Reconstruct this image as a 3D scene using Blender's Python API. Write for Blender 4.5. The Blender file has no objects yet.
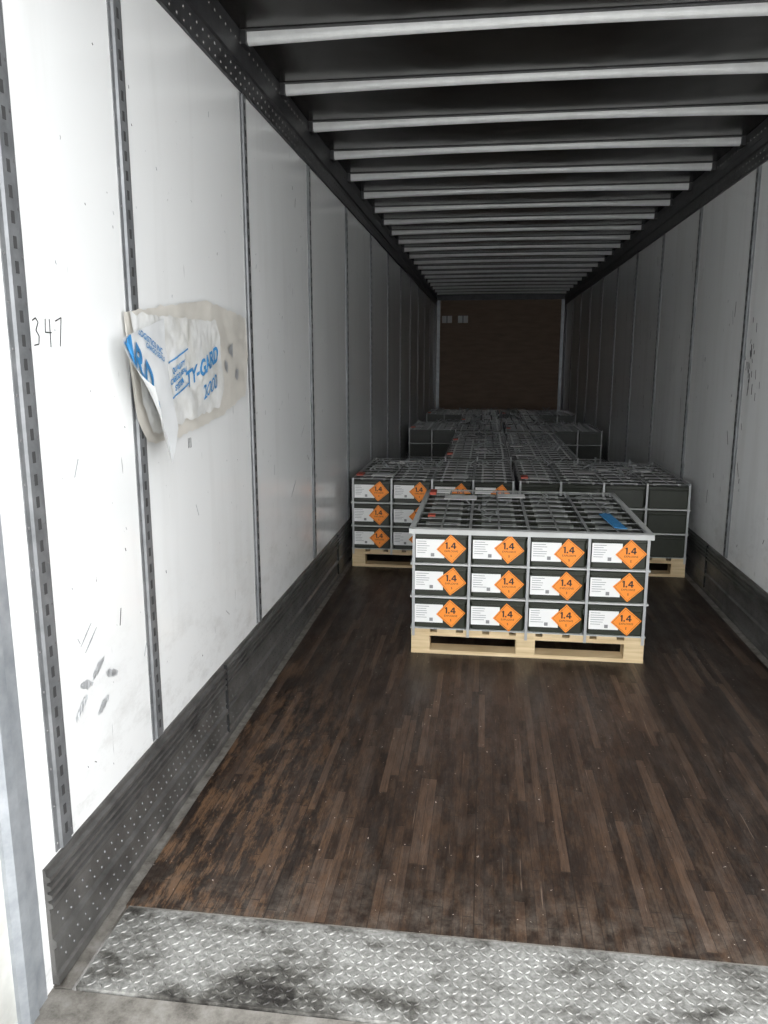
import bpy, math, random
from mathutils import Vector, noise as mnoise
random.seed(7)
scene = bpy.context.scene
CH = 1.52            # eye height above trailer deck
XL, XR = -1.03, 1.50 # inner wall faces
Y0, Y1 = 1.30, 16.0  # rear sill, front bulkhead
ZC = 2.83            # roof

# ---------------------------------------------------------------- materials
class NT:
    def __init__(s, name):
        s.m = bpy.data.materials.new(name); s.m.use_nodes = True
        s.t = s.m.node_tree; s.n = s.t.nodes; s.b = s.n['Principled BSDF']
    def node(s, kind, **kw):
        n = s.n.new(kind)
        for k, v in kw.items(): setattr(n, k, v)
        return n
    def link(s, a, b): s.t.links.new(a, b)
    def inp(s, sock, v):
        if isinstance(v, bpy.types.NodeSocket): s.link(v, sock)
        else: sock.default_value = v
    def math(s, op, a, b=None, c=None, clamp=False):
        n = s.node('ShaderNodeMath', operation=op); n.use_clamp = clamp
        s.inp(n.inputs[0], a)
        if b is not None: s.inp(n.inputs[1], b)
        if c is not None: s.inp(n.inputs[2], c)
        return n.outputs[0]
    def coords(s, scale=(1,1,1)):
        tc = s.node('ShaderNodeTexCoord'); mp = s.node('ShaderNodeMapping')
        mp.inputs['Scale'].default_value = scale
        s.link(tc.outputs['Object'], mp.inputs[0]); return mp.outputs[0]
    def noise(s, scale, vscale=(1,1,1), detail=4, rough=.55):
        n = s.node('ShaderNodeTexNoise'); n.inputs['Scale'].default_value = scale
        n.inputs['Detail'].default_value = detail; n.inputs['Roughness'].default_value = rough
        s.link(s.coords(vscale), n.inputs['Vector']); return n.outputs[0]
    def ramp(s, fac, stops):
        r = s.node('ShaderNodeValToRGB'); e = r.color_ramp.elements
        while len(e) < len(stops): e.new(.5)
        for i, (p, c) in enumerate(stops):
            e[i].position = p
            e[i].color = (c, c, c, 1) if isinstance(c, (int, float)) else (*c, 1)
        s.link(fac, r.inputs[0]); return r.outputs[0]
    def mix(s, f, a, b, mode='MIX'):
        n = s.node('ShaderNodeMixRGB', blend_type=mode)
        for i, v in enumerate((f, a, b)):
            if isinstance(v, tuple) and len(v) == 3: v = (*v, 1)
            s.inp(n.inputs[i], v)
        return n.outputs[0]
    def bump(s, h, strength=.3, dist=.01):
        n = s.node('ShaderNodeBump'); n.inputs['Strength'].default_value = strength
        n.inputs['Distance'].default_value = dist
        s.link(h, n.inputs['Height']); s.link(n.outputs[0], s.b.inputs['Normal'])
    def set(s, **kw):
        names = dict(color='Base Color', rough='Roughness', metal='Metallic', spec='Specular IOR Level')
        for k, v in kw.items():
            sock = s.b.inputs[names[k]]
            if isinstance(v, tuple) and len(v) == 3: v = (*v, 1)
            s.inp(sock, v)
        return s.m

def simple(name, c, rough=.5, metal=0., var=.12, scale=8.):
    k = NT(name); f = k.noise(scale)
    c2 = tuple(max(0, x*(1-2*var)) for x in c); c1 = tuple(min(1, x*(1+var)) for x in c)
    return k.set(color=k.mix(f, c1, c2), rough=rough, metal=metal)

def wall_mat(name, dirt=0.):
    k = NT(name)
    base = k.ramp(k.noise(.7, detail=3), [(.3, (.83,.835,.825)), (.7, (.79,.795,.785))])
    st = k.ramp(k.noise(2, (1, 3, .35), 5), [(.56-dirt, 0.), (.84, .22+dirt)])
    base = k.mix(st, base, (.42,.40,.36))
    sp = k.ramp(k.noise(11, (1, 1.6, .8), 6, .7), [(.71-dirt*.25, 0.), (.745, .8)])
    base = k.mix(sp, base, (.10,.10,.10))
    sp2 = k.ramp(k.noise(38, (1, 1.4, .8), 3, .6), [(.735, 0.), (.76, .8)])
    base = k.mix(sp2, base, (.12,.12,.12))
    sc = k.ramp(k.noise(12, (1, 6, .6), 2, .5), [(.76-dirt*.3, 0.), (.79, .6)])
    base = k.mix(sc, base, (.14,.14,.14))
    tc = k.node('ShaderNodeTexCoord'); sx = k.node('ShaderNodeSeparateXYZ'); k.link(tc.outputs['Object'], sx.inputs[0])
    low = k.math('SUBTRACT', 1., k.math('DIVIDE', sx.outputs[2], .9), clamp=True)
    g = k.math('MULTIPLY', low, k.ramp(k.noise(4, (1,1,2.2), 9, .78), [(.49, 0.), (.68, .6)]))
    base = k.mix(g, base, (.36,.34,.31))
    k.bump(k.noise(1.4, (1,1,.6), 1), .2, .02)
    return k.set(color=base, rough=.16, spec=.5)
M_WALL = wall_mat('white_liner_panel'); M_WALLR = wall_mat('white_liner_panel_scuffed', .08)

def steel(name, lo, hi, rough=.45, metal=.6, scale=12):
    k = NT(name); f = k.noise(scale, detail=6, rough=.65)
    k.bump(k.noise(60), .08, .003)
    return k.set(color=k.ramp(f, [(.3, lo), (.7, hi)]), rough=rough, metal=metal)
M_GALV = steel('galvanised_steel', (.26,.28,.30), (.42,.44,.46), .42, .4)
M_POST = steel('post_steel', (.13,.135,.14), (.25,.255,.26), .42, .4)
M_SLOT = simple('post_slot_shadow', (.045,.045,.045), .7)
M_SCUFF = steel('scuff_liner_steel', (.075,.072,.068), (.20,.195,.185), .38, .5, 7)
M_RIVET = steel('rivet_steel', (.12,.12,.12), (.25,.25,.25), .4, .5, 30)
M_RAIL = steel('rail_steel', (.035,.035,.037), (.075,.075,.078), .45, .5)
M_BOW = steel('roof_bow_aluminium', (.64,.65,.64), (.76,.77,.76), .36, .1)
M_DARK = simple('dark_recess', (.012,.012,.012), .8)
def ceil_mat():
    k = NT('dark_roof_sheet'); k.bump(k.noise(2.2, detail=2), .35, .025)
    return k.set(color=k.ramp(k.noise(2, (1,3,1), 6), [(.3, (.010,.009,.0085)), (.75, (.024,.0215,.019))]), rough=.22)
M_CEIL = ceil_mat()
def ply_mat():
    k = NT('front_plywood')
    return k.set(color=k.ramp(k.noise(3, (1,1,5), 6), [(.3, (.20,.135,.092)), (.7, (.30,.21,.145))]), rough=.6)
M_PLY = ply_mat()
def pine_mat():
    k = NT('pine_wood')
    return k.set(color=k.ramp(k.noise(6, (.6,1,9), 5), [(.25, (.46,.33,.17)), (.7, (.72,.57,.35))]), rough=.65)
M_PINE = pine_mat()
M_OLIVE = simple('olive_paint', (.018,.022,.012), .36, 0, .2, 20)
M_HANDLE = simple('handle_metal', (.22,.23,.21), .35, .4)
M_BAND = simple('steel_band', (.44,.45,.45), .33, .35)
M_SLIP = simple('slip_sheet', (.54,.55,.53), .5)
M_LABEL = simple('label_paper', (.80,.80,.78), .6, 0, .03)
M_ORANGE = simple('orange_hazard_label', (.90,.27,.025), .5, 0, .04)
M_INK = simple('black_ink', (.015,.015,.015), .6)
M_GREYINK = simple('grey_print', (.26,.26,.26), .6)
M_BLUE = simple('blue_print', (.05,.27,.58), .5, 0, .25, 40)
def stick_mat():
    k = NT('sticker_film')
    c = k.ramp(k.noise(7, (1,1.2,1), 6, .65), [(.35, (.56,.55,.51)), (.55, (.69,.69,.67)), (.7, (.77,.77,.76))])
    return k.set(color=c, rough=.28)
M_STICK = stick_mat()
M_FLAP = simple('sticker_backing', (.76,.77,.77), .3, 0, .05, 9)
M_GLUE = simple('glue_residue', (.66,.63,.57), .35, 0, .12, 9)
M_TAPE = simple('silver_tape', (.55,.56,.57), .35, .4, .2, 30)
M_MARK = simple('grey_mark', (.34,.35,.36), .5)
M_RED = simple('red_tag', (.5,.08,.04), .5)
M_OFFW = simple('door_jamb_paint', (.62,.62,.58), .5, 0, .3, 10)

def floor_mat():
    k = NT('trailer_hardwood')
    tc = k.node('ShaderNodeTexCoord'); sx = k.node('ShaderNodeSeparateXYZ')
    k.link(tc.outputs['Object'], sx.inputs[0]); X, Y = sx.outputs[0], sx.outputs[1]
    W = .029
    xr = k.math('DIVIDE', X, W); row = k.math('FLOOR', xr)
    wn = k.node('ShaderNodeTexWhiteNoise', noise_dimensions='1D'); k.link(row, wn.inputs['W'])
    yy = k.math('ADD', k.math('DIVIDE', Y, .50), k.math('MULTIPLY', wn.outputs['Value'], 7.3))
    col = k.math('FLOOR', yy)
    cmb = k.node('ShaderNodeCombineXYZ'); k.link(row, cmb.inputs[0]); k.link(col, cmb.inputs[1])
    w2 = k.node('ShaderNodeTexWhiteNoise', noise_dimensions='2D'); k.link(cmb.outputs[0], w2.inputs['Vector'])
    base = k.ramp(w2.outputs['Value'], [(0., (.016,.0100,.0072)), (.5, (.027,.0168,.0118)), (.8, (.044,.0275,.019)), (1., (.074,.046,.031))])
    grain = k.ramp(k.noise(22, (6,.3,1), 8, .72), [(.3, .45), (.7, 1.4)])
    base = k.mix(1., base, grain, 'MULTIPLY')
    edge = k.math('SUBTRACT', 1., k.math('DIVIDE', k.math('SUBTRACT', Y, 1.8), 2.6), clamp=True)
    left = k.math('SUBTRACT', .95, k.math('MULTIPLY', k.math('ADD', X, 1.0), 1.2), clamp=True)
    left = k.math('MAXIMUM', left, .18)
    wear = k.math('MULTIPLY', k.math('MULTIPLY', edge, left), k.ramp(k.noise(7, (3.2,.7,1), 10, .8), [(.48, 0.), (.58, 1.)]))
    base = k.mix(wear, base, (.19,.105,.055))
    dust = k.ramp(k.noise(8, (1.6,.5,1), 10, .8), [(.48, 0.), (.74, .30)])
    base = k.mix(dust, base, (.15,.127,.108))
    nearE = k.math('SUBTRACT', 1., k.math('DIVIDE', k.math('SUBTRACT', Y, 1.82), .3), clamp=True)
    d2 = k.math('MULTIPLY', nearE, k.ramp(k.noise(14, (1,1,1), 8, .75), [(.44, 0.), (.70, .5)]))
    base = k.mix(d2, base, (.19,.16,.13))
    scr = k.ramp(k.noise(14, (6,.22,1), 4, .6), [(.66, 0.), (.71, .45)])
    base = k.mix(scr, base, (.20,.15,.115))
    scr2 = k.ramp(k.noise(6, (.5,3,1), 5, .6), [(.72, 0.), (.74, .3)])
    base = k.mix(scr2, base, (.24,.19,.15))
    spk = k.ramp(k.noise(60, detail=2), [(.72, 0.), (.75, .8)])
    base = k.mix(spk, base, (.38,.34,.30))
    fr = k.math('FRACT', xr); gap = k.math('LESS_THAN', fr, .05)
    fy = k.math('LESS_THAN', k.math('FRACT', yy), .006)
    b8 = k.math('LESS_THAN', k.math('FRACT', k.math('DIVIDE', X, W*10)), .014)
    g = k.math('MAXIMUM', k.math('MAXIMUM', gap, fy), b8)
    base = k.mix(k.math('MULTIPLY', g, .6), base, (.006,.005,.004))
    k.bump(k.math('SUBTRACT', k.noise(20, (5,.4,1), 5), k.math('MULTIPLY', g, .6)), .3, .003)
    r = k.ramp(k.noise(6, (2,.6,1), 7, .7), [(.3, .34), (.7, .56)])
    return k.set(color=base, rough=r, spec=.45)
M_FLOOR = floor_mat()

def tread_mat():
    k = NT('worn_tread_plate')
    f = k.noise(5, (1,1.6,1), 9, .74)
    tc = k.node('ShaderNodeTexCoord'); sx = k.node('ShaderNodeSeparateXYZ'); k.link(tc.outputs['Object'], sx.inputs[0])
    # grime lies mostly over the left-centre stretch beside the sill
    dx = k.math('ABSOLUTE', k.math('ADD', sx.outputs[0], .45))
    near = k.math('SUBTRACT', 1., k.math('DIVIDE', dx, .55), clamp=True)
    sl = k.math('SUBTRACT', 1., k.math('DIVIDE', k.math('SUBTRACT', sx.outputs[1], 1.53), .20), clamp=True)
    f = k.math('SUBTRACT', f, k.math('MULTIPLY', k.math('MULTIPLY', near, sl), .16))
    c = k.ramp(f, [(.30, (.030,.027,.024)), (.39, (.13,.125,.112)), (.48, (.29,.285,.265)), (.66, (.42,.415,.39))])
    fine = k.ramp(k.noise(80, detail=4), [(.35, .6), (.65, 1.15)])
    c = k.mix(1., c, fine, 'MULTIPLY')
    return k.set(color=c, rough=.40, metal=.25)
M_TREAD = tread_mat()
def sill_mat():
    k = NT('dirty_steel_sill')
    return k.set(color=k.ramp(k.noise(14, detail=9, rough=.75), [(.3, (.07,.062,.055)), (.5, (.22,.205,.18)), (.75, (.36,.345,.32))]), rough=.5, metal=.25)
M_SILL = sill_mat()
M_CONC = simple('concrete', (.42,.41,.39), .85, 0, .1, 3)

# ---------------------------------------------------------------- mesh builder
class MB:
    def __init__(s): s.v=[]; s.f=[]; s.mi=[]
    def add(s, vs, fs, m=0):
        o=len(s.v); s.v += [tuple(v) for v in vs]
        s.f += [tuple(i+o for i in f) for f in fs]; s.mi += [m]*len(fs)
    def box(s, x0,x1,y0,y1,z0,z1, m=0):
        s.add([(x0,y0,z0),(x1,y0,z0),(x1,y1,z0),(x0,y1,z0),(x0,y0,z1),(x1,y0,z1),(x1,y1,z1),(x0,y1,z1)],
              [(3,2,1,0),(4,5,6,7),(0,1,5,4),(1,2,6,5),(2,3,7,6),(3,0,4,7)], m)
    def merge(s, o, dx=0,dy=0,dz=0):
        k=len(s.v); s.v += [(x+dx,y+dy,z+dz) for x,y,z in o.v]
        s.f += [tuple(i+k for i in f) for f in o.f]; s.mi += o.mi
    def prism(s, prof, axis, a, b, m=0, closed=True):
        def P(p,t): return {'x':(t,p[0],p[1]),'y':(p[0],t,p[1]),'z':(p[0],p[1],t)}[axis]
        n=len(prof); vs=[P(p,a) for p in prof]+[P(p,b) for p in prof]
        fs=[(i,(i+1)%n,n+(i+1)%n,n+i) for i in range(n if closed else n-1)]
        if closed: fs += [tuple(range(n-1,-1,-1)), tuple(range(n,2*n))]
        s.add(vs,fs,m)
    def dome(s, c, r, h, ax, m=0, n=6):
        a=Vector(ax); u=a.orthogonal().normalized(); w=a.cross(u); c=Vector(c)
        vs=[]
        for k,(rr,hh) in enumerate(((r,0),(r*.75,h*.7))):
            for i in range(n):
                t=2*math.pi*i/n; vs.append(c+u*rr*math.cos(t)+w*rr*math.sin(t)+a*hh)
        vs.append(c+a*h)
        fs=[(i,(i+1)%n,n+(i+1)%n,n+i) for i in range(n)]+[(n+i,n+(i+1)%n,2*n) for i in range(n)]
        s.add(vs,fs,m)
    def obj(s, name, mats, parent=None, smooth=False, mesh=None):
        if mesh is None:
            mesh=bpy.data.meshes.new(name); mesh.from_pydata(s.v,[],s.f)
            for m in mats: mesh.materials.append(m)
            for p,i in zip(mesh.polygons,s.mi): p.material_index=i; p.use_smooth=smooth
            mesh.update()
            import bmesh
            bm=bmesh.new(); bm.from_mesh(mesh); bmesh.ops.recalc_face_normals(bm,faces=bm.faces); bm.to_mesh(mesh); bm.free()
        o=bpy.data.objects.new(name,mesh); scene.collection.objects.link(o)
        if parent: o.parent=parent
        return o
def empty(name, loc=(0,0,0)):
    e=bpy.data.objects.new(name,None); e.location=loc; scene.collection.objects.link(e); return e
def text_mesh(body, size, bold=.02):
    c=bpy.data.curves.new('t','FONT'); c.body=body; c.size=size; c.align_x='CENTER'; c.align_y='CENTER'; c.offset=size*bold
    o=bpy.data.objects.new('t',c); scene.collection.objects.link(o)
    bpy.context.view_layer.update()
    me=bpy.data.meshes.new_from_object(o.evaluated_get(bpy.context.evaluated_depsgraph_get()))
    vs=[tuple(v.co) for v in me.vertices]; fs=[tuple(p.vertices) for p in me.polygons]
    bpy.data.objects.remove(o); return vs,fs

# ---------------------------------------------------------------- shell
b=MB(); b.box(XL+.050, XR-.058, 1.825, Y1, -.12, 0); floor=b.obj('floor',[M_FLOOR])
b=MB()
for x0,x1 in ((XL,XL+.049),(XR-.056,XR)): b.box(x0,x1,1.53,Y1,-.12,-.006)
b.obj('trim_1',[M_SILL])
b=MB(); b.box(XL-.08,XL,1.50,Y1+.06,-.12,ZC+.06); wl=b.obj('wall_left',[M_WALL])
b=MB(); b.box(XR,XR+.08,1.50,Y1+.06,-.12,ZC+.06); wr=b.obj('wall_right',[M_WALLR])
b=MB(); b.box(XL,XR,Y1,Y1+.06,-.12,ZC); wf=b.obj('wall_front',[M_PLY])
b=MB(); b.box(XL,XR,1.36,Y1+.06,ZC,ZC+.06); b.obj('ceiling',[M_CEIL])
b=MB()
for x in (XL+.01, XR-.07): b.box(x,x+.06,Y1-.03,Y1-.001,0,ZC-.1,0)
b.box(XL,XR,Y1-.04,Y1-.001,ZC-.12,ZC-.002,1)
b.box(XL+.07,XR-.07,Y1-.02,Y1-.001,0,.35,2)
for x in (-.82,-.5):
    b.box(x-.10,x+.10,Y1-.012,Y1-.003,2.27,2.41,3)
    b.box(x-.008,x+.008,Y1-.014,Y1-.002,2.27,2.41,1)
b.obj('front_wall_fittings',[M_GALV,M_RAIL,M_SCUFF,M_LABEL],wf)

def posts(xw, sgn, ys, parent, nm):
    b=MB()
    for y in ys:
        z0,z1=.325,2.595; w=.040; t=.006
        prof=[(xw,y-w),(xw+sgn*.003,y-w),(xw+sgn*.003,y-w*.6),(xw+sgn*t*1.6,y-w*.5),(xw+sgn*t*1.6,y+w*.5),(xw+sgn*.003,y+w*.6),(xw+sgn*.003,y+w),(xw,y+w)]
        b.prism(prof,'z',z0,z1,0)
        z=z0+.03; px=xw+sgn*t*1.6
        while z<z1-.04:
            b.box(min(px,px+sgn*.0012),max(px,px+sgn*.0012),y-.006,y+.006,z,z+.026,1)
            z+=.052
        z=z0+.02
        while z<z1:
            for yy in (y-w*.8,y+w*.8): b.dome((xw+sgn*.003,yy,z),.004,.0025,(sgn,0,0),2)
            z+=.10
    b.obj(nm,[M_POST,M_SLOT,M_RIVET],parent)
posts(XL,1,[1.63,2.20]+[3.34+1.2*i for i in range(11)],wl,'logistic_posts')
posts(XR,-1,[2.44,3.66]+[4.88+1.2*i for i in range(10)],wr,'logistic_posts_right')
def scuff(xw,sgn,nm):
    b=MB(); P=[(0,.318),(.004,.318),(.008,.314)]
    for z in (.292,.268,.244,.220):
        P+=[(.008,z+.009),(.019,z+.005),(.019,z-.005),(.008,z-.009)]
    P+=[(.010,.200),(.010,.130),(.020,.122),(.020,.108),(.012,.100),(.012,.03),(.018,.022),(.018,.0),(0,0)]
    prof=[(xw+sgn*p,z) for p,z in P]
    b.prism(prof,'y',1.53,Y1-.05,0)
    y=1.56
    while y<9:
        for z in (.182,.150,.082,.052):
            b.dome((xw+sgn*.0115,y+(.018 if z in(.150,.052) else 0),z),.0042,.003,(sgn,0,0),1)
        y+=.040
    y=2.82
    while y<Y1-.3:
        b.box(min(xw,xw+sgn*.0205),max(xw,xw+sgn*.0205),y,y+.004,.025,.315,2); y+=2.4
    return b.obj(nm,[M_SCUFF,M_RIVET,M_DARK])
scuff(XL,1,'baseboard_left'); scuff(XR,-1,'baseboard_right')
def rail(xw,sgn,nm):
    b=MB(); zb=2.60
    prof=[(xw,zb),(xw+sgn*.012,zb),(xw+sgn*.012,zb+.085),(xw+sgn*.020,zb+.092),(xw+sgn*.020,zb+.13),(xw+sgn*.010,zb+.14),(xw+sgn*.010,ZC-.001),(xw,ZC-.001)]
    b.prism(prof,'y',1.50,Y1-.05,0)
    y=1.55
    while y<10:
        for z in (zb+.02,zb+.062): b.dome((xw+sgn*.012,y,z),.006,.004,(sgn,0,0),1)
        b.dome((xw+sgn*.010,y+.02,zb+.18),.006,.004,(sgn,0,0),1)
        y+=.06
    return b.obj(nm,[M_RAIL,M_SCUFF])
rail(XL,1,'trim_2'); rail(XR,-1,'trim_3')
b=MB(); y=2.13; n=24
while y<Y1-.2:
    prof=[(-.022,0)]+[(-.022*math.cos(a),-.010-.022*math.sin(a)) for a in [math.pi*i/8 for i in range(9)]]+[(.022,0)]
    L,R=XL+.011,XR-.011
    def zc(t): return ZC-.001-.016*(2*t-1)**2
    vs=[];fs=[];k=len(prof)
    for i in range(n+1):
        t=i/n
        for p in prof: vs.append((L+(R-L)*t, y+p[0], (ZC-.001) if p[1]==0 else zc(t)+p[1]))
    for i in range(n):
        for j in range(k): fs.append((i*k+j,i*k+(j+1)%k,(i+1)*k+(j+1)%k,(i+1)*k+j))
    fs+=[tuple(range(k)),tuple(range(n*k,(n+1)*k))]
    b.add(vs,fs,0)
    b.box(L,R,y-.045,y-.023,ZC-.004,ZC-.001,1); b.box(L,R,y+.023,y+.045,ZC-.004,ZC-.001,1)
    for x0 in (L,R-.022): b.box(x0,x0+.022,y-.040,y+.040,ZC-.054,ZC-.002,1)
    y+=.61
b.obj('roof_bows',[M_BOW,M_RAIL])

b=MB()
for s,xw in ((1,XL),(-1,XR)):
    X=lambda v: xw+s*v
    b.prism([(X(-.14),1.28),(X(-.01),1.28),(X(-.01),1.40),(X(-.14),1.40)],'z',-.14,ZC+.10,1)
    b.prism([(X(-.14),1.40),(X(.0),1.40),(X(.012),1.415),(X(.012),1.450),(X(.004),1.456),(X(.004),1.498),(X(-.14),1.498)],'z',-.14,ZC+.10,0)
b.box(XL-.14,XR+.14,1.28,1.498,ZC+.101,ZC+.20,0)
b.box(XL+.013,XR-.013,1.28,1.359,ZC+.0,ZC+.10,0)
b.obj('door_frame',[M_GALV,M_OFFW])
b=MB()
b.box(XL-.139,XL-.006,1.17,1.279,-.12,ZC,0)
for z in (.10,.95,1.8):
    b.box(XL-.03,XL+.012,1.20,1.275,z-.05,z+.05,1)
    pr=[(XL+.012+.016*math.cos(a),1.262+.016*math.sin(a)) for a in [i*math.pi/6 for i in range(12)]]
    b.prism(pr,'z',z-.09,z+.09,1)
b.obj('door_1',[M_WALL,M_GALV])
b=MB(); b.box(XL,XR,1.26,1.527,-.14,-.008,0); b.box(XL,XR,1.20,1.259,-.17,-.03,0)
b.box(XL+.06,XR-.06,1.819,1.8245,-.02,-.001,0)
b.obj('rear_sill',[M_SILL])
b=MB(); b.box(XL+.060,XR-.060,1.530,1.818,-.03,0,0)
sp=.0225; i=0; y=1.545
def loz(cx,cy,ang,l=.0120,w=.0038,h=.0022):
    c,s_=math.cos(ang),math.sin(ang)
    q=[(l,0),(.3*l,w),(-.3*l,w),(-l,0),(-.3*l,-w),(.3*l,-w)]
    bot=[(cx+p*c-r*s_,cy+p*s_+r*c,0.0002) for p,r in q]
    top=[(cx+.6*(p*c-r*s_),cy+.6*(p*s_+r*c),h) for p,r in q]
    b.add(bot+top,[(k,(k+1)%6,6+(k+1)%6,6+k) for k in range(6)]+[(6,7,8,9,10,11)],0)
while y<1.81:
    x=XL+.07; j=0
    while x<XR-.07:
        loz(x,y,math.radians(45 if (i+j)%2 else -45)); x+=sp; j+=1
    y+=sp; i+=1
b.obj('tread_plate',[M_TREAD])
b=MB(); b.box(-8,8,-25,1.15,-.40,-.20,0); b.obj('ground',[M_CONC])

# ---------------------------------------------------------------- ammo can pallets
CW,CD,PH=.298,.152,.176; NC,ND,NL=4,8,3
def ring(w,d,r,z,n=3):
    out=[]
    for cx,cy,a0 in ((w/2-r,d/2-r,0),(-w/2+r,d/2-r,90),(-w/2+r,-d/2+r,180),(w/2-r,-d/2+r,270)):
        for i in range(n):
            a=math.radians(a0+90*i/(n-1)); out.append((cx+r*math.cos(a),cy+r*math.sin(a),z))
    return out
can=MB(); w,d=.276,.140
rings=[(w-.008,d-.008,0),(w,d,.005),(w,d,.126),(w+.006,d+.004,.129),(w+.006,d+.004,.134),(w,d,.137),(w,d,.139),(w+.014,d+.010,.141),(w+.014,d+.010,.155),(w+.008,d+.004,.159),(w-.018,d-.018,.159),(w-.026,d-.026,.155)]
vs=[];fs=[]
for a,c,z in rings: vs+=ring(a,c,.012,z)
k=12
for i in range(len(rings)-1):
    for j in range(k): fs.append((i*k+j,i*k+(j+1)%k,(i+1)*k+(j+1)%k,(i+1)*k+j))
fs+=[tuple(range(k-1,-1,-1)),tuple(range((len(rings)-1)*k,len(rings)*k))]
can.add(vs,fs,0)
can.box(-.085,.085,-.007,.007,.164,.169,1)
for sx in (-1,1):
    can.box(min(sx*.075,sx*.092),max(sx*.075,sx*.092),-.014,.014,.154,.171,1)
can.box(w/2+.001,w/2+.009,-.022,.022,.085,.150,1)
cans=MB()
for l in range(NL):
    for c in range(NC):
        for r in range(ND):
            cans.merge(can,(c+.5)*CW,(r+.5)*CD,.142+l*PH)
W,D=NC*CW,ND*CD; TOP=.142+NL*PH
def meshdata(mb,mats):
    o=mb.obj('tmp',mats); me=o.data; bpy.data.objects.remove(o); return me
cm=meshdata(cans,[M_OLIVE,M_HANDLE])
pw=MB()
for i in range(3):
    y=(0,.5,1)[i]*(D-.10); pw.box(0,W,y,y+.10,0,.020)
    for x in (0,W/2-.05,W-.10): pw.box(x+.001,x+(.099),y+.001,y+.099,.020,.098)
    pw.box(0,W,y,y+.10,.098,.118)
for i in range(9):
    x=i*(W-.10)/8; pw.box(x,x+.10,0,D,.1185,.137)
pmd=meshdata(pw,[M_PINE])
st=MB()
for l in range(1,NL): st.box(-.006,W+.006,-.008,D+.006,.142+l*PH-.010,.142+l*PH-.001,1)
st.box(-.004,W+.004,-.006,D+.006,.1375,.1415,1)
bw=.007
for c in range(NC+1):
    x=min(max(c*CW,.012),W-.012)
    st.box(x-bw,x+bw,-.012,-.0095,.10,TOP+.004,0); st.box(x-bw,x+bw,D+.0075,D+.010,.10,TOP+.004,0)
    st.box(x-bw,x+bw,-.010,D+.010,TOP+.002,TOP+.0045,0)
for c in range(NC):
    x=(c+.5)*CW; st.box(x-.005,x+.005,-.004,D+.004,TOP-.001,TOP+.0015,0)
for r in range(ND+1):
    y=min(max(r*CD,.010),D-.010); st.box(-.004,W+.004,y-.006,y+.006,TOP-.004,TOP-.0015,0)
smd=meshdata(st,[M_BAND,M_SLIP])
TEX=text_mesh('EXPLOSIVE',.0145,.0); TS=text_mesh('S',.016,.02)
def seg(lb,p0,p1,wd,y,m):
    dx,dz=p1[0]-p0[0],p1[1]-p0[1]; L=math.hypot(dx,dz); nx,nz=-dz/L*wd/2,dx/L*wd/2
    lb.add([(p0[0]+nx,y,p0[1]+nz),(p0[0]-nx,y,p0[1]-nz),(p1[0]-nx,y,p1[1]-nz),(p1[0]+nx,y,p1[1]+nz)],[(0,1,2,3)],m)
yl=.001
def labels(seed):
    rr=random.Random(seed); lb=MB()
    def put(t,cx,cz,y,m): lb.add([(cx+v[0],y,cz+v[1]) for v in t[0]],t[1],m)
    def label_14(cx,cz,y,H=.034):
        wd=.0072
        seg(lb,(cx-.022,cz-H/2),(cx-.022,cz+H/2),wd,y,3); seg(lb,(cx-.030,cz+H*.28),(cx-.022,cz+H*.45),wd*.8,y-.0001,3)
        seg(lb,(cx-.010,cz-H/2),(cx-.010,cz-H/2+.0075),.0075,y,3)
        seg(lb,(cx+.017,cz-H/2),(cx+.017,cz+H/2),wd,y,3); seg(lb,(cx-.002,cz-H*.18),(cx+.026,cz-H*.18),wd*.85,y-.0001,3)
        seg(lb,(cx,cz-H*.18),(cx+.015,cz+H*.46),wd*.8,y-.0002,3)
    for l in range(NL):
        for c in range(NC):
            z0=.142+l*PH+rr.uniform(-.004,.003); x0=c*CW+.016+rr.uniform(-.003,.005)
            lb.box(x0,x0+.148,yl,yl+.003,z0+.030,z0+.128,0)
            for k_ in range(6):
                zz=z0+.116-k_*.012; lb.box(x0+.008,x0+.008+rr.uniform(.04,.07),yl-.0006,yl,zz,zz+.0026,2)
            lb.box(x0+.078,x0+.096,yl-.0006,yl,z0+.038,z0+.056,2)
            cx=x0+.188+rr.uniform(-.006,.006); cz=z0+.080+rr.uniform(-.005,.005); h=.076
            a=rr.uniform(-.10,.10)
            q=[(cx+h*math.sin(a+i*math.pi/2),cz+h*math.cos(a+i*math.pi/2)) for i in range(4)]
            lb.prism(q,'y',yl-.0045,yl-.001,1)
            for i in range(4):
                p=[(cx+s*math.sin(a+j*math.pi/2),cz+s*math.cos(a+j*math.pi/2)) for s in (h*.90,h*.875) for j in (i,i+1)]
                lb.add([(x,yl-.0050,z) for x,z in (p[0],p[1],p[3],p[2])],[(0,1,2,3)],3)
            label_14(cx,cz+.018,yl-.0052); put(TEX,cx,cz-.012,yl-.0052,3); put(TS,cx,cz-.036,yl-.0052,3)
    return meshdata(lb,[M_LABEL,M_ORANGE,M_GREYINK,M_INK])

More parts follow.
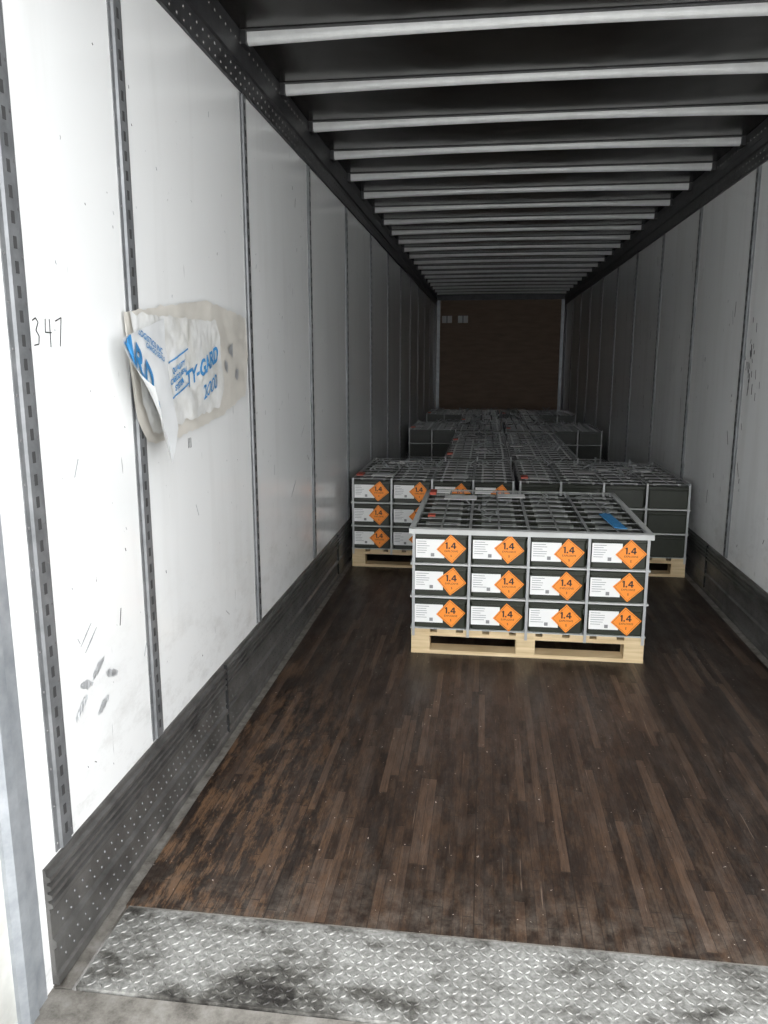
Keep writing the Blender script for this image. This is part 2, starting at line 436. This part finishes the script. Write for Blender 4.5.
def pallet(x,y,lab=0,extra=None):
    e=empty('ammunition_pallet',(x,y,0))
    MB().obj('ammo_cans',[],e,mesh=cm); MB().obj('wooden_pallet',[],e,mesh=pmd); MB().obj('banding',[],e,mesh=smd)
    if lab: MB().obj('labels',[],e,mesh=labels(lab))
    if extra: extra(e)
    return e
def front_extra(e):
    b=MB(); z=TOP+.005
    b.box(-.010,W+.010,-.016,-.013,TOP-.020,z+.002,0); b.box(-.010,W+.010,-.016,.022,z,z+.003,0)
    for x0,x1 in ((-.010,.014),(W-.014,W+.010)): b.box(x0,x1,.022,D+.01,z,z+.003,0)
    b.box(-.013,-.010,-.013,D+.01,TOP-.020,z+.002,0); b.box(W+.010,W+.013,-.013,D+.01,TOP-.020,z+.002,0)
    b.box(-.010,W+.010,D-.02,D+.012,z,z+.003,0)
    b.obj('edge_boards',[M_SLIP],e)
    b=MB()
    vs=[(W-.16,.12),(W-.10,.10),(W-.13,.50),(W-.19,.48)]
    b.add([(x,y,z+.004) for x,y in vs]+[(x,y,z+.008) for x,y in vs],[(0,1,2,3),(4,5,6,7),(0,1,5,4),(1,2,6,5),(2,3,7,6),(3,0,4,7)],0)
    b.box(.12,.32,.85,1.0,z+.003,z+.006,1); b.box(.45,.62,.95,1.08,z+.003,z+.006,1)
    b.box(.02,.06,1.0,1.12,z+.003,z+.02,2); b.box(.06,.10,.3,.36,z+.003,z+.01,2)
    r=random.Random(3)
    for i in range(12):
        x=r.uniform(.1,W-.1); y=r.uniform(.15,D-.45); pts=[(x+r.uniform(-.02,.02)*j,y+.06*j,z+.008+.02*math.sin(j*1.1+i)**2) for j in range(6)]
        for p,q in zip(pts,pts[1:]):
            b.add([(p[0]-.006,p[1],p[2]),(p[0]+.006,p[1],p[2]),(q[0]+.006,q[1],q[2]),(q[0]-.006,q[1],q[2])],[(0,1,2,3)],3)
    b.obj('documents_and_tape',[M_BLUE,M_LABEL,M_RED,M_BAND],e)
def misc_extra(seed):
    def f(e):
        r=random.Random(seed); b=MB(); z=TOP+.006
        for i in range(6):
            x=r.uniform(.05,W-.25); y=r.uniform(.05,D-.25); b.box(x,x+r.uniform(.08,.18),y,y+r.uniform(.06,.15),z+i*.0006,z+.003+i*.0006,i%2)
        for i in range(12):
            x=r.uniform(.1,W-.1); y=r.uniform(.05,D-.3); pts=[(x+r.uniform(-.04,.04)*j,y+.05*j,z+.01+.045*math.sin(j*1.1+i)**2) for j in range(6)]
            for p,q in zip(pts,pts[1:]):
                b.add([(p[0]-.007,p[1],p[2]),(p[0]+.007,p[1],p[2]),(q[0]+.007,q[1],q[2]),(q[0]-.007,q[1],q[2])],[(0,1,2,3)],3)
        b.box(.02,.07,.1,.2,z,z+.012,2)
        b.obj('documents_and_strap_ends',[M_LABEL,M_SLIP,M_RED,M_BAND],e)
    return f
pallet(-.362,3.86,11,extra=front_extra)
pallet(-.970,5.55,12,extra=misc_extra(1)); pallet(.248,5.55,0,extra=misc_extra(2))
pallet(-.362,6.95,0,extra=misc_extra(3)); pallet(-.362,8.28,0,extra=misc_extra(4))
pallet(-.970,9.8,0,extra=misc_extra(5)); pallet(.248,9.8,0,extra=misc_extra(6))
pallet(-.362,11.2,0,extra=misc_extra(7))
pallet(-.970,12.7,0,extra=misc_extra(8)); pallet(.248,12.7,0,extra=misc_extra(9))

# ---------------------------------------------------------------- wall sticker, writing, tape
def quadYZ(b,pts,x,m,t=.0008):
    n=len(pts); b.add([(x,y,z) for y,z in pts]+[(x+t,y,z) for y,z in pts],
        [tuple(range(n)),tuple(range(2*n-1,n-1,-1))]+[(i,(i+1)%n,n+(i+1)%n,n+i) for i in range(n)],m)
e=empty('wall_sticker',(0,0,0)); xs=XL+.012
def wr_(y,z,a=.010):
    return a*(.5+.5*mnoise.noise((y*9,z*14,0)))+a*1.1*abs(mnoise.noise((y*5+z*6,z*4,3.1)))+a*.5*abs(mnoise.noise((y*26,z*20,8.)))
def sheet(outline,x0,m,a,nm,mats,ny=70,nz=40):
    ys=[p[0] for p in outline]; zs=[p[1] for p in outline]
    def span(y):
        hit=[]
        for (ya,za),(yb,zb) in zip(outline,outline[1:]+outline[:1]):
            if (ya-y)*(yb-y)<=0 and ya!=yb: hit.append(za+(zb-za)*(y-ya)/(yb-ya))
        return (min(hit),max(hit)) if len(hit)>1 else (zs[0],zs[0])
    b=MB(); y0,y1=min(ys)+.0005,max(ys)-.0005
    for i in range(ny+1):
        y=y0+(y1-y0)*i/ny; lo,hi=span(y); lo+=.016*mnoise.noise((y*22,0,m)); hi+=.010*mnoise.noise((y*25,7,m))
        for j in range(nz+1):
            z=lo+(hi-lo)*j/nz; b.v.append((x0+wr_(y,z,a),y,z))
    for i in range(ny):
        for j in range(nz):
            q=i*(nz+1)+j; b.f.append((q,q+1,q+nz+2,q+nz+1)); b.mi.append(0)
    return b.obj(nm,mats,e,smooth=True)
sheet([(2.16,1.36),(2.24,1.27),(2.5,1.27),(2.9,1.31),(3.22,1.38),(3.26,1.55),(3.25,1.70),(2.78,1.735),(2.40,1.69),(2.12,1.655)],xs-.004,1,.005,'residue_sheet',[M_GLUE])
sheet([(2.18,1.40),(2.25,1.30),(2.60,1.325),(2.86,1.35),(2.92,1.44),(2.88,1.60),(2.84,1.665),(2.50,1.66),(2.14,1.655)],xs+.003,2,.010,'label_sheet',[M_STICK])
b=MB()
def wtext(t,y,z,m,sh=.0):
    b.add([(xs+.0050+wr_(y+v[0],z+v[1]+sh*v[0],.010),y+v[0],z+v[1]+sh*v[0]) for v in t[0]],t[1],m)
wtext(text_mesh('TY-GARD',.076,.03),2.70,1.50,0,.30)
wtext(text_mesh('2000',.074,.0),2.76,1.425,0,.30)
for i,s_ in enumerate(('QUALITY','CARGO SEAL','SYSTEM')): wtext(text_mesh(s_,.025,.03),2.47,1.500-i*.028,0,.30)
for zz in (1.525,1.41):
    for i in range(8):
        y=2.39+i*.02; z=zz+(y-2.44)*.3; dx=xs+.0060
        b.add([(dx+wr_(y,z),y,z),(dx+wr_(y+.02,z),y+.02,z+.006),(dx+wr_(y+.02,z),y+.02,z+.012),(dx+wr_(y,z),y,z+.006)],[(0,1,2,3)],0)
for (yc,zc_) in ((2.97,1.50),(3.04,1.56),(3.10,1.47)):
    pts=[(yc+random.uniform(.015,.04)*math.cos(i*.9),zc_+random.uniform(.015,.04)*math.sin(i*.9)) for i in range(7)]
    b.add([(xs+.0035,y,z) for y,z in pts],[tuple(range(7))],1)
b.obj('printing',[M_BLUE,M_TAPE],e)
# flap: peeled corner hanging off the wall, lower edge curling out
b=MB(); nu,nv=26,24; FW=.36
def flap(u,v):
    y=2.36-FW*u
    zt=1.650-.07*u; zb=(1.31-.10*u/.42) if u<.42 else 1.21+.24*((u-.42)/.58)**.8
    z=zb+(zt-zb)*v
    crump=.006*mnoise.noise((y*16,z*13,1.7))+.007*abs(mnoise.noise((y*8+z*9,z*7,5.)))
    curl=(1-v)**2*(.030+.045*u)
    return (xs+.016+.030*u+curl+crump*(.3+u), y+.03*u*(1-v)**2, z)
for iu in range(nu+1):
    for iv in range(nv+1): b.v.append(flap(iu/nu,iv/nv))
for iu in range(nu):
    for iv in range(nv):
        a=iu*(nv+1)+iv; b.f.append((a,a+1,a+nv+2,a+nv+1)); b.mi.append(0)
def ftext(s_,size,y0,z0,bold=.03,deg=-42,wx=1.25):
    vs,fs=text_mesh(s_,size,bold); ang=math.radians(deg); c,s=math.cos(ang),math.sin(ang); out=[]
    for p in vs:
        py,pz=y0+(p[0]*c-p[1]*s)*wx, z0+p[0]*s+p[1]*c
        u=min(max((2.36-py)/FW,0),1); lo=flap(u,0)[2]; hi=flap(u,1)[2]
        v=min(max((pz-lo)/(hi-lo),0),1); q=flap(u,v); out.append((q[0]+.0035,q[1],q[2]))
    b.add(out,fs,1)
ftext('ARD',.115,2.09,1.515); ftext('2000',.080,2.13,1.425,.0); ftext('LOGISTICS INC',.024,2.22,1.575,.02,-20); ftext('CARGO SEALS',.020,2.25,1.545,.02,-20)
o=b.obj('curled_flap',[M_FLAP,M_BLUE],e)
for p in o.data.polygons:
    if p.material_index==0: p.use_smooth=True
def stroke(b,pts,x,wd,m=0):
    for (y0,z0),(y1,z1) in zip(pts,pts[1:]):
        dy,dz=y1-y0,z1-z0; L=math.hypot(dy,dz) or 1; ny,nz=-dz/L*wd,dy/L*wd
        quadYZ(b,[(y0+ny,z0+nz),(y0-ny,z0-nz),(y1-ny,z1-nz),(y1+ny,z1+nz)],x,m,.0006)
b=MB(); S=.062; bz=1.555; x=XL+.0005
def dg(pts,oy): stroke(b,[(oy+p*S*.62,bz+q*S) for p,q in pts],x,.0014)
dg([(0,.9),(.35,1.0),(.6,.85),(.3,.55),(.6,.35),(.5,.05),(0,.0)],1.685)
dg([(.1,1.),(0,.5),(.7,.5)],1.735); dg([(.55,1.),(.5,-.05)],1.735)
dg([(0,.95),(.7,1.1),(.35,0)],1.782)
for _ in range(130):
    y=random.choice([random.uniform(1.7,4.5),random.uniform(2.5,9)]); z=random.choice([random.uniform(.4,1.3),random.uniform(1.2,2.4)])
    a=random.uniform(1.0,2.6); L=random.choice([.004,.006,.01,.02,.05]); 
    stroke(b,[(y,z),(y+L*math.cos(a),z+L*math.sin(a))],x,random.uniform(.0006,.0018),random.choice((0,1,1)))
for (y,z,L) in ((4.0,.8,.14),(4.25,1.1,.10),(1.78,.79,.06),(1.80,.765,.07)):
    for q in range(3): stroke(b,[(y+q*.012,z+q*.01),(y+q*.012+L*.6,z+q*.01+L*.4)],x,.0009,1)
for i in range(3): stroke(b,[(2.58+.012*i,1.22),(2.58+.012*i,1.255)],x,.0015)
b.obj('wall_writing',[M_INK,M_MARK])
b=MB(); x=XR-.0012
for _ in range(150):
    y=random.uniform(3.9,10); z=random.uniform(.4,2.4); a=random.uniform(1.0,2.2); L=random.choice([.008,.015,.03,.09])
    stroke(b,[(y,z),(y+L*math.cos(a),z+L*math.sin(a))],x,random.uniform(.001,.004),random.choice((0,1)))
for _ in range(26):
    y=4.72+random.gauss(0,.05); z=1.45+random.gauss(0,.12)
    stroke(b,[(y,z),(y+random.uniform(-.01,.02),z+random.uniform(.02,.06))],x,random.uniform(.002,.006))
b.obj('wall_scuff_marks',[M_INK,M_MARK])
b=MB()
for cy,cz,sl in ((1.86,.70,.5),(1.93,.655,-.4),(1.76,.63,.7),(1.87,.585,.4),(1.79,.68,-.3)):
    b2=[]
    for i in range(9):
        t=i/8; r=.010*math.sin(math.pi*(t*.9+.05))+.004
        b2.append((cy-.032+.064*t+random.uniform(-.003,.003),cz+sl*.03*(t-.5)*2,r*random.uniform(.6,1.2)))
    for p,q in zip(b2,b2[1:]):
        b.add([(XL+.002+random.uniform(0,.004),p[0],p[1]-p[2]),(XL+.002,p[0],p[1]+p[2]),(XL+.002+random.uniform(0,.004),q[0],q[1]+q[2]),(XL+.001,q[0],q[1]-q[2])],[(0,1,2,3)],0)
b.obj('tape_remnants',[M_TAPE])

# ---------------------------------------------------------------- light + camera
w=bpy.data.worlds.new('overcast_sky'); scene.world=w; w.use_nodes=True
bg=w.node_tree.nodes['Background']; bg.inputs[0].default_value=(.955,.975,1,1); bg.inputs[1].default_value=5.2
cam=bpy.data.cameras.new('camera'); cam.sensor_fit='VERTICAL'; cam.sensor_height=36; cam.sensor_width=27
cam.lens=770/1024*36; cam.clip_start=.02
co=bpy.data.objects.new('camera',cam); scene.collection.objects.link(co)
co.location=(0,0,CH); co.rotation_euler=(math.radians(90-11.1),0,math.radians(7.48))
scene.camera=co
scene.view_settings.view_transform='Standard'
